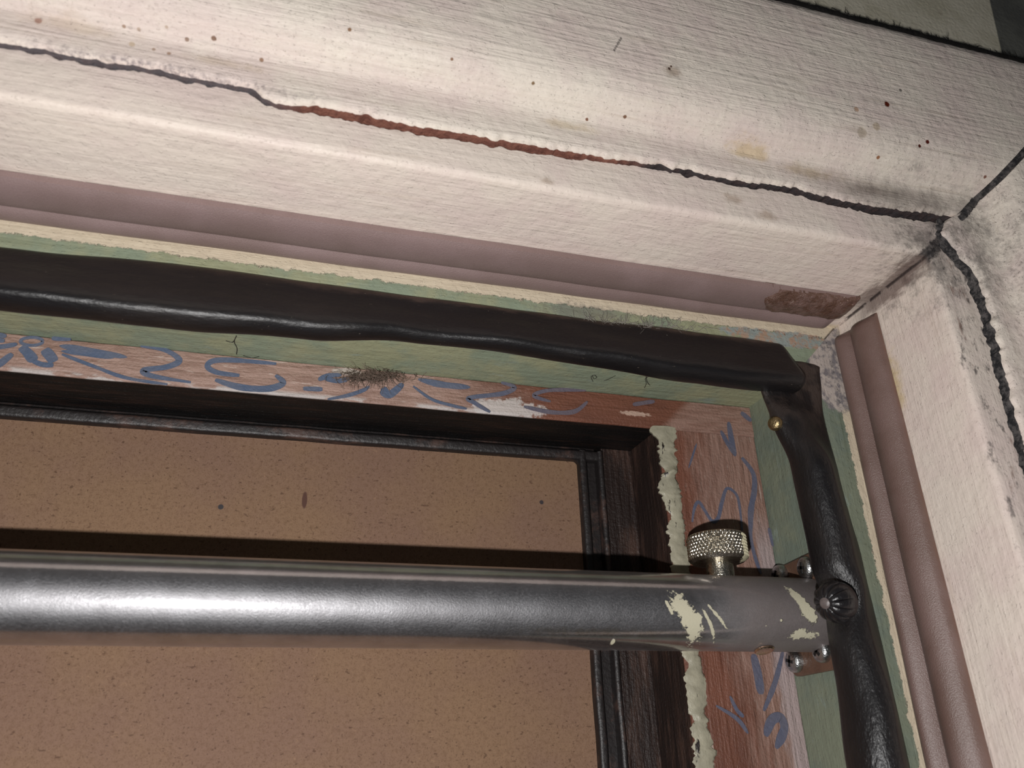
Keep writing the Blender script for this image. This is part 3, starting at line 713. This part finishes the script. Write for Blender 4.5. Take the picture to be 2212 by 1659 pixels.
RTOP = [(-4.5, 3.765), (0, 3.755), (1.1, 3.735), (1.75, 3.69), (2.2, 3.665), (2.5, 3.70), (2.62, 3.72)]
RBOT = [(-4.5, 3.28), (0, 3.275), (.5, 3.32), (.95, 3.335), (1.12, 3.30), (1.8, 3.285), (2.15, 3.21), (2.42, 3.18), (2.62, 3.18)]
RFR = [(-4.5, 4.10), (.2, 4.12), (.8, 4.20), (1.05, 4.17), (1.7, 4.17), (2.1, 4.30), (2.3, 4.375), (2.62, 4.39)]
bm = bmesh.new(); secs = []
for i in range(361):
    z = ZB + (2.58 - ZB) * i / 360
    top = sinterp(RTOP, z) + .004 * nz(z * 2.2, 14); bot = sinterp(RBOT, z) + .004 * nz(z * 2.6, 18); frt = sinterp(RFR, z) + .004 * nz(z * 1.8, 12)
    dent = math.exp(-((z - .86) / .13) ** 2)
    secs.append([Vector((o + .003 * nz(z * 4, d * 6, 3) + .05 * dent * max(0, min(1, (3.5 - o) / .25)), d + .003 * nz(z * 4, o * 5) + .05 * dent * max(0, min(1, (3.5 - o) / .25)), z)) for o, d in roll_section(top, bot, frt, f=.66)])
e = secs[-1]; c = sum(e, Vector()) / len(e)
for k in (1, 2): secs.append([c + (p - c) * math.sqrt(1 - (k / 2.4) ** 2) + Vector((0, .008 * k, .018 * k)) for p in e])
loft(bm, secs)
o = obj('padded_roll', bm, mat_roll('z'), base=(0, 0, 0), smooth=75)
tag(o, 'black leatherette padding roll nailed down the right stop, passing the end of the rod', 'draught roll', 'black draught rolls on the door stop')

# fluted black stud nailed through the side roll beside the rod
def stud(name, pos, axis, r, h, mat, lobes, cap_mat, label):
    Mx = frame_to(pos, axis, (0, 0, 1)); root = empty(name, pos); tag(root, label, 'nail')
    bm = bmesh.new(); n = 288; secs = []
    for i in range(21):
        t = i / 20; a = t * PI * .5
        row = []
        for k in range(n):
            ph = 2 * PI * k / n
            fl = 1 - .10 * (1 - abs(math.sin(lobes * ph / 2)) ** .35) * math.sin(min(1, t * 1.2) * PI * .9 + .15) if lobes else 1
            rr = r * math.cos(a * .93) ** .8 * fl; hh = h * math.sin(a) * (1 - (1 - fl) * 1.4)
            row.append(Mx @ Vector((rr * math.cos(ph), rr * math.sin(ph), hh)))
        secs.append(row)
    low = [[Mx @ Vector((r * .92 * math.cos(2 * PI * k / n), r * .92 * math.sin(2 * PI * k / n), -.05)) for k in range(n)]]
    loft(bm, low + secs); obj('stud_head', bm, mat, root, base=pos, smooth=35)
    if cap_mat:
        bm = bmesh.new(); lathe(bm, [(r * .27, h * .80), (r * .27, h * 1.00), (r * .20, h * 1.06), (.001, h * 1.07)], Mx, 20)
        obj('center_cap', bm, cap_mat, root, base=pos, smooth=40)
    return root
blk = mat_plain('black gloss paint on stud', (30, 28, 30), .3, .6, .0002, 60)
grey = mat_plain('rubbed grey metal', (104, 94, 92), .4, .6)
sp_ = at(1806, 1300, 4.17)
stud('fluted_stud', tuple(sp_), (-.95, -.34, -.16), .120, .120, blk, 12, grey, 'black fluted stud nail holding the side roll right beside the end of the rod')
tk = at(1676, 915, 4.37)
stud('upholstery_tack', tuple(tk + Vector((-.005, 0, 0))), (-.85, -.45, -.2), .05, .035, mat_metal('tarnished brass', (.40, .30, .16), .4), 0, None, 'small tarnished tack in the left edge of the side roll near the top corner')

# ================================================================ ROD, THUMBSCREW, BRACKET
rod = empty('hanging_rod', tuple(ROD + Vector((3.5, 0, -RR))))
tag(rod, 'scuffed chrome steel rod spanning the doorway, splashed with cream paint at its right end', 'rod')
bm = bmesh.new(); n = 96; secs = []
for x, k in [(XL, 1)] + [(XL + (3.47 - XL) * i / 20, 1) for i in range(1, 21)] + [(3.49, .99), (3.503, .95), (3.506, .86)]:
    secs.append([Vector((x, ROD.y + RR * k * math.cos(2 * PI * j / n), ROD.z + RR * k * math.sin(2 * PI * j / n))) for j in range(n)])
loft(bm, secs); obj('tube', bm, mat_rod(), rod, base=tuple(ROD), smooth=40)
kx = 2.855
bm = bmesh.new(); n = 120; rk = .193
prof = [(.09, 1.08), (.088, 1.185), (.10, 1.195), (.16, 1.205), (rk * .985, 1.225), (rk, 1.235), (rk, 1.365), (rk * .98, 1.378), (rk * .92, 1.385), (.05, 1.388)]
tsb = (kx, ROD.y, 1.10); tscrew = bmesh.new(); secs = []
rows = [(.088, 1.08, 0), (.087, 1.19, 0), (.12, 1.198, 0), (.168, 1.208, 0), (rk * .98, 1.225, 0)] + [(rk, 1.232 + .132 * i / 26, 1) for i in range(27)] + [(rk * .975, 1.375, 0), (rk * .92, 1.383, 0), (.05, 1.386, 0)]
n = 352
for i, (r, h, kn) in enumerate(rows):
    row = []
    for k in range(n):
        ph = 2 * PI * k / n
        rr = r
        if kn:
            rr = r - .010 + .012 * (abs(math.sin(44 * ph / 2 + h * 75)) * abs(math.sin(44 * ph / 2 - h * 75))) ** .6
        row.append(Vector((kx + rr * math.cos(ph), ROD.y + rr * math.sin(ph), h)))
    secs.append(row)
loft(tscrew, secs)
tmat = mat_metal('knurled nickel', (.62, .57, .48), .24, ((.13, -.14, .18), (.05, .12, .12)))
o = obj('thumbscrew', tscrew, tmat, rod, base=tsb, smooth=25); tag(o, 'knurled nickel thumbscrew standing on the rod')
# bright burr of the drilled hole beneath
bm = bmesh.new(); p = at(1650, 1399, 4.66)
lathe(bm, [(.045, .0), (.062, .0), (.064, .006), (.055, .014), (.045, .010)], frame_to((p.x, ROD.y - .06, ROD.z - RR + .004), (0, -.25, -1)), 24)
o = obj('hole_burr', bm, mat_metal('bright copper burr', (.85, .62, .45), .25), rod); tag(o, 'bright burr round the drilled hole')

XG = 3.535
flange = empty('rod_bracket', (XG, 4.84, .54)); tag(flange, 'brown wall plate of the rod, screwed to the green side of the frame', 'bracket')
bm = bmesh.new()
pl = roundpoly([(4.59, .535, .05), (5.07, .535, .07), (5.07, 1.265, .07), (4.59, 1.285, .05)], 6)
loft(bm, [[Vector((XG - x, 4.83 + (d - 4.83) * k, .91 + (z - .91) * k)) for d, z in pl] for x, k in ((-.006, 1), (.026, 1), (.036, .975))])
obj('plate', bm, mat_plain('brown enamel', (104, 77, 62), .45, .5), flange, base=(XG, 4.84, .54), smooth=40)
bm = bmesh.new(); lathe(bm, [(RR + .035, 0), (RR + .035, .03), (RR + .004, .045), (RR + .004, .0)], frame_to((XG - .03, ROD.y, ROD.z), (-1, 0, 0)), 48)
smat = mat_metal('zinc plated steel', (.55, .56, .56), .32)
slot = mat_plain('dark recess of screw', (30, 28, 28), .6)
for d, z, rot in ((4.985, .63, .3), (4.68, .655, .9), (4.68, 1.185, .2), (4.985, 1.20, .5)):
    Mx = frame_to((XG - .034, d, z), (-1, 0, 0), (0, math.cos(rot), math.sin(rot)))
    bm = bmesh.new(); r = .074
    lathe(bm, [(r, -.004), (r, .026), (r * .94, .042), (r * .75, .054), (r * .4, .060), (.004, .061)], Mx, 28)
    s = obj('screw', bm, smat, flange, base=(XG - .034, d, z), smooth=40)
    bm = bmesh.new()
    for a in (0, PI / 2):
        ca, sa = math.cos(a), math.sin(a); w, l = .010, .036
        secs = [[Mx @ Vector((x * ca - y * sa, x * sa + y * ca, h)) for x, y in ((-l, -w), (l, -w), (l, w), (-l, w))] for h in (.045, .0625)]
        loft(bm, secs)
    obj('cross_slot', bm, slot, s, base=(XG - .034, d, z))

# ================================================================ DUST, HAIRS
def hair(bm, p, d, L, curl, r=.0022, seed=0, n=7):
    rnd = random.Random(seed); pts = [Vector(p)]; d = Vector(d).normalized()
    for i in range(n):
        d = (d + Vector((rnd.uniform(-1, 1), rnd.uniform(-.4, .4), rnd.uniform(-1, 1))) * curl).normalized()
        pts.append(pts[-1] + d * L / n)
    tube(bm, pts, lambda t: r * (1 - .6 * t), 4)
bm = bmesh.new(); rnd = random.Random(3)
for i in range(240):
    c = at(rnd.gauss(812, 34), 808 + rnd.gauss(0, 5), 5.05)
    hair(bm, (c.x, 5.075 - rnd.random() * .05, min(c.z, 2.525)), (rnd.gauss(-.3, .5), rnd.uniform(-.6, 0), -.6), rnd.uniform(.05, .16), .45, .0020, i)
o = obj('dust_tuft', bm, mat_plain('grey-brown fluff', (124, 108, 98), .9, .1)); tag(o, 'fuzzy grey-brown dust tuft hanging from the knot on the flowered rail', 'dust')
bm = bmesh.new()
for i in range(200):
    c = at(rnd.gauss(1360, 70), 703 + rnd.gauss(0, 5), 4.43)
    hair(bm, (c.x, 4.435, max(min(c.z, 2.82), 2.74) - .02), (rnd.gauss(.2, .8), rnd.uniform(-.3, 0), rnd.uniform(-.2, .5)), rnd.uniform(.05, .12), .5, .0018, 900 + i)
o = obj('dust_patch', bm, mat_plain('pale grey fluff', (150, 144, 136), .9, .1)); tag(o, 'pale grey lint stuck along the top edge of the black head roll', 'dust')
# black fluff and a shadow strip along the top of the casing
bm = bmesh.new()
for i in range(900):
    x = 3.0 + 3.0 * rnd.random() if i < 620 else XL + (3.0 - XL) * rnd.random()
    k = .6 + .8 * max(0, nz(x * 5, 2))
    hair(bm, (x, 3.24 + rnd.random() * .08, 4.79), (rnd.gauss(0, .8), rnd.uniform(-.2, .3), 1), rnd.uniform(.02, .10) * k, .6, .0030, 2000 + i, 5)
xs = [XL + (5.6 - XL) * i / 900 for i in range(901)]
tube(bm, [Vector((x, 3.30, 4.745 + .03 * nz(x * 4, 3) + .012 * nz(x * 14, 5) + .012 * nz(x * 40, 6))) for x in xs], .075, 8)  # dark tube stands in for the shade between casing and wall
o = obj('dust_shade_fringe', bm, mat_plain('black fluff and gap shade', (34, 32, 31), .9, .1)); tag(o, 'black dust fluff and a dark strip for the gap shadow along the top edge of the head casing', 'dust', kind='stuff')
hm = mat_plain('black hair', (34, 30, 28), .5)
def strand(pts, label, z=2.5345, d=None, r=.0028):
    bm = bmesh.new()
    P = [tuple(at_z(x, y, z)) if d is None else tuple(at(x, y, d)) for x, y in pts]
    tube(bm, [Vector(p) for p in catmull(P, 6, False)], r, 5)
    o = obj('hair_strand', bm, hm); tag(o, label, 'hair', 'black hairs on the green paint')
strand([(1281, 824), (1277, 814), (1284, 810), (1289, 815), (1283, 818), (1280, 812)], 'tiny looped black hair on the green soffit, first left of the branching one')
strand([(1305, 822), (1312, 820), (1330, 811)], 'short straight black hair on the green soffit between the loop and the branching one', r=.0022)
strand([(1392, 838), (1396, 828), (1394, 818), (1401, 812), (1395, 806), (1398, 824), (1404, 832)], 'branching black hair on the green soffit near the right end of the head roll')
strand([(488, 736), (503, 739), (511, 725), (506, 738), (512, 752), (511, 765)], 'forked black hair on the green soffit under the left bulge of the head roll')
strand([(525, 768), (545, 773), (560, 770)], 'thin dark hair along the green edge just right of the forked one', z=2.5345, r=.0022)

# ================================================================ LIGHT, CAMERA
ld = bpy.data.lights.new('phone_flash', 'POINT'); ld.energy = 4.35; ld.shadow_soft_size = .0035; ld.color = (1.0, .985, .97)
lo = bpy.data.objects.new('phone_flash', ld); COL.objects.link(lo); lo.location = Vector((-.64 * C, -.5 * C, -.85 * C + ZO))
w = bpy.data.worlds.new('dim_room'); bpy.context.scene.world = w; w.use_nodes = True
w.node_tree.nodes['Background'].inputs[0].default_value = (.9, .95, 1, 1); w.node_tree.nodes['Background'].inputs[1].default_value = .035
cd = bpy.data.cameras.new('camera'); cam = bpy.data.objects.new('camera', cd); COL.objects.link(cam)
cd.sensor_fit = 'HORIZONTAL'; cd.sensor_width = 36; cd.lens = F / 2212 * 36; cd.clip_start = .005; cd.clip_end = 50
tob = lambda v: Vector((v.x, v.z, -v.y))
m = Matrix((tob(R0), -tob(R1), -tob(R2))).transposed().to_4x4(); m.translation = Vector((0, 0, ZO)); cam.matrix_world = m
cd.dof.use_dof = True; cd.dof.focus_distance = 5.6 * C; cd.dof.aperture_fstop = cd.lens / 1.9
sc = bpy.context.scene; sc.camera = cam
sc.view_settings.view_transform = 'Standard'; sc.view_settings.look = 'None'; sc.view_settings.exposure = 0; sc.view_settings.gamma = 1; sc.view_settings.use_curve_mapping = False
for o in bpy.data.objects:
    if '_b' in o: del o['_b']
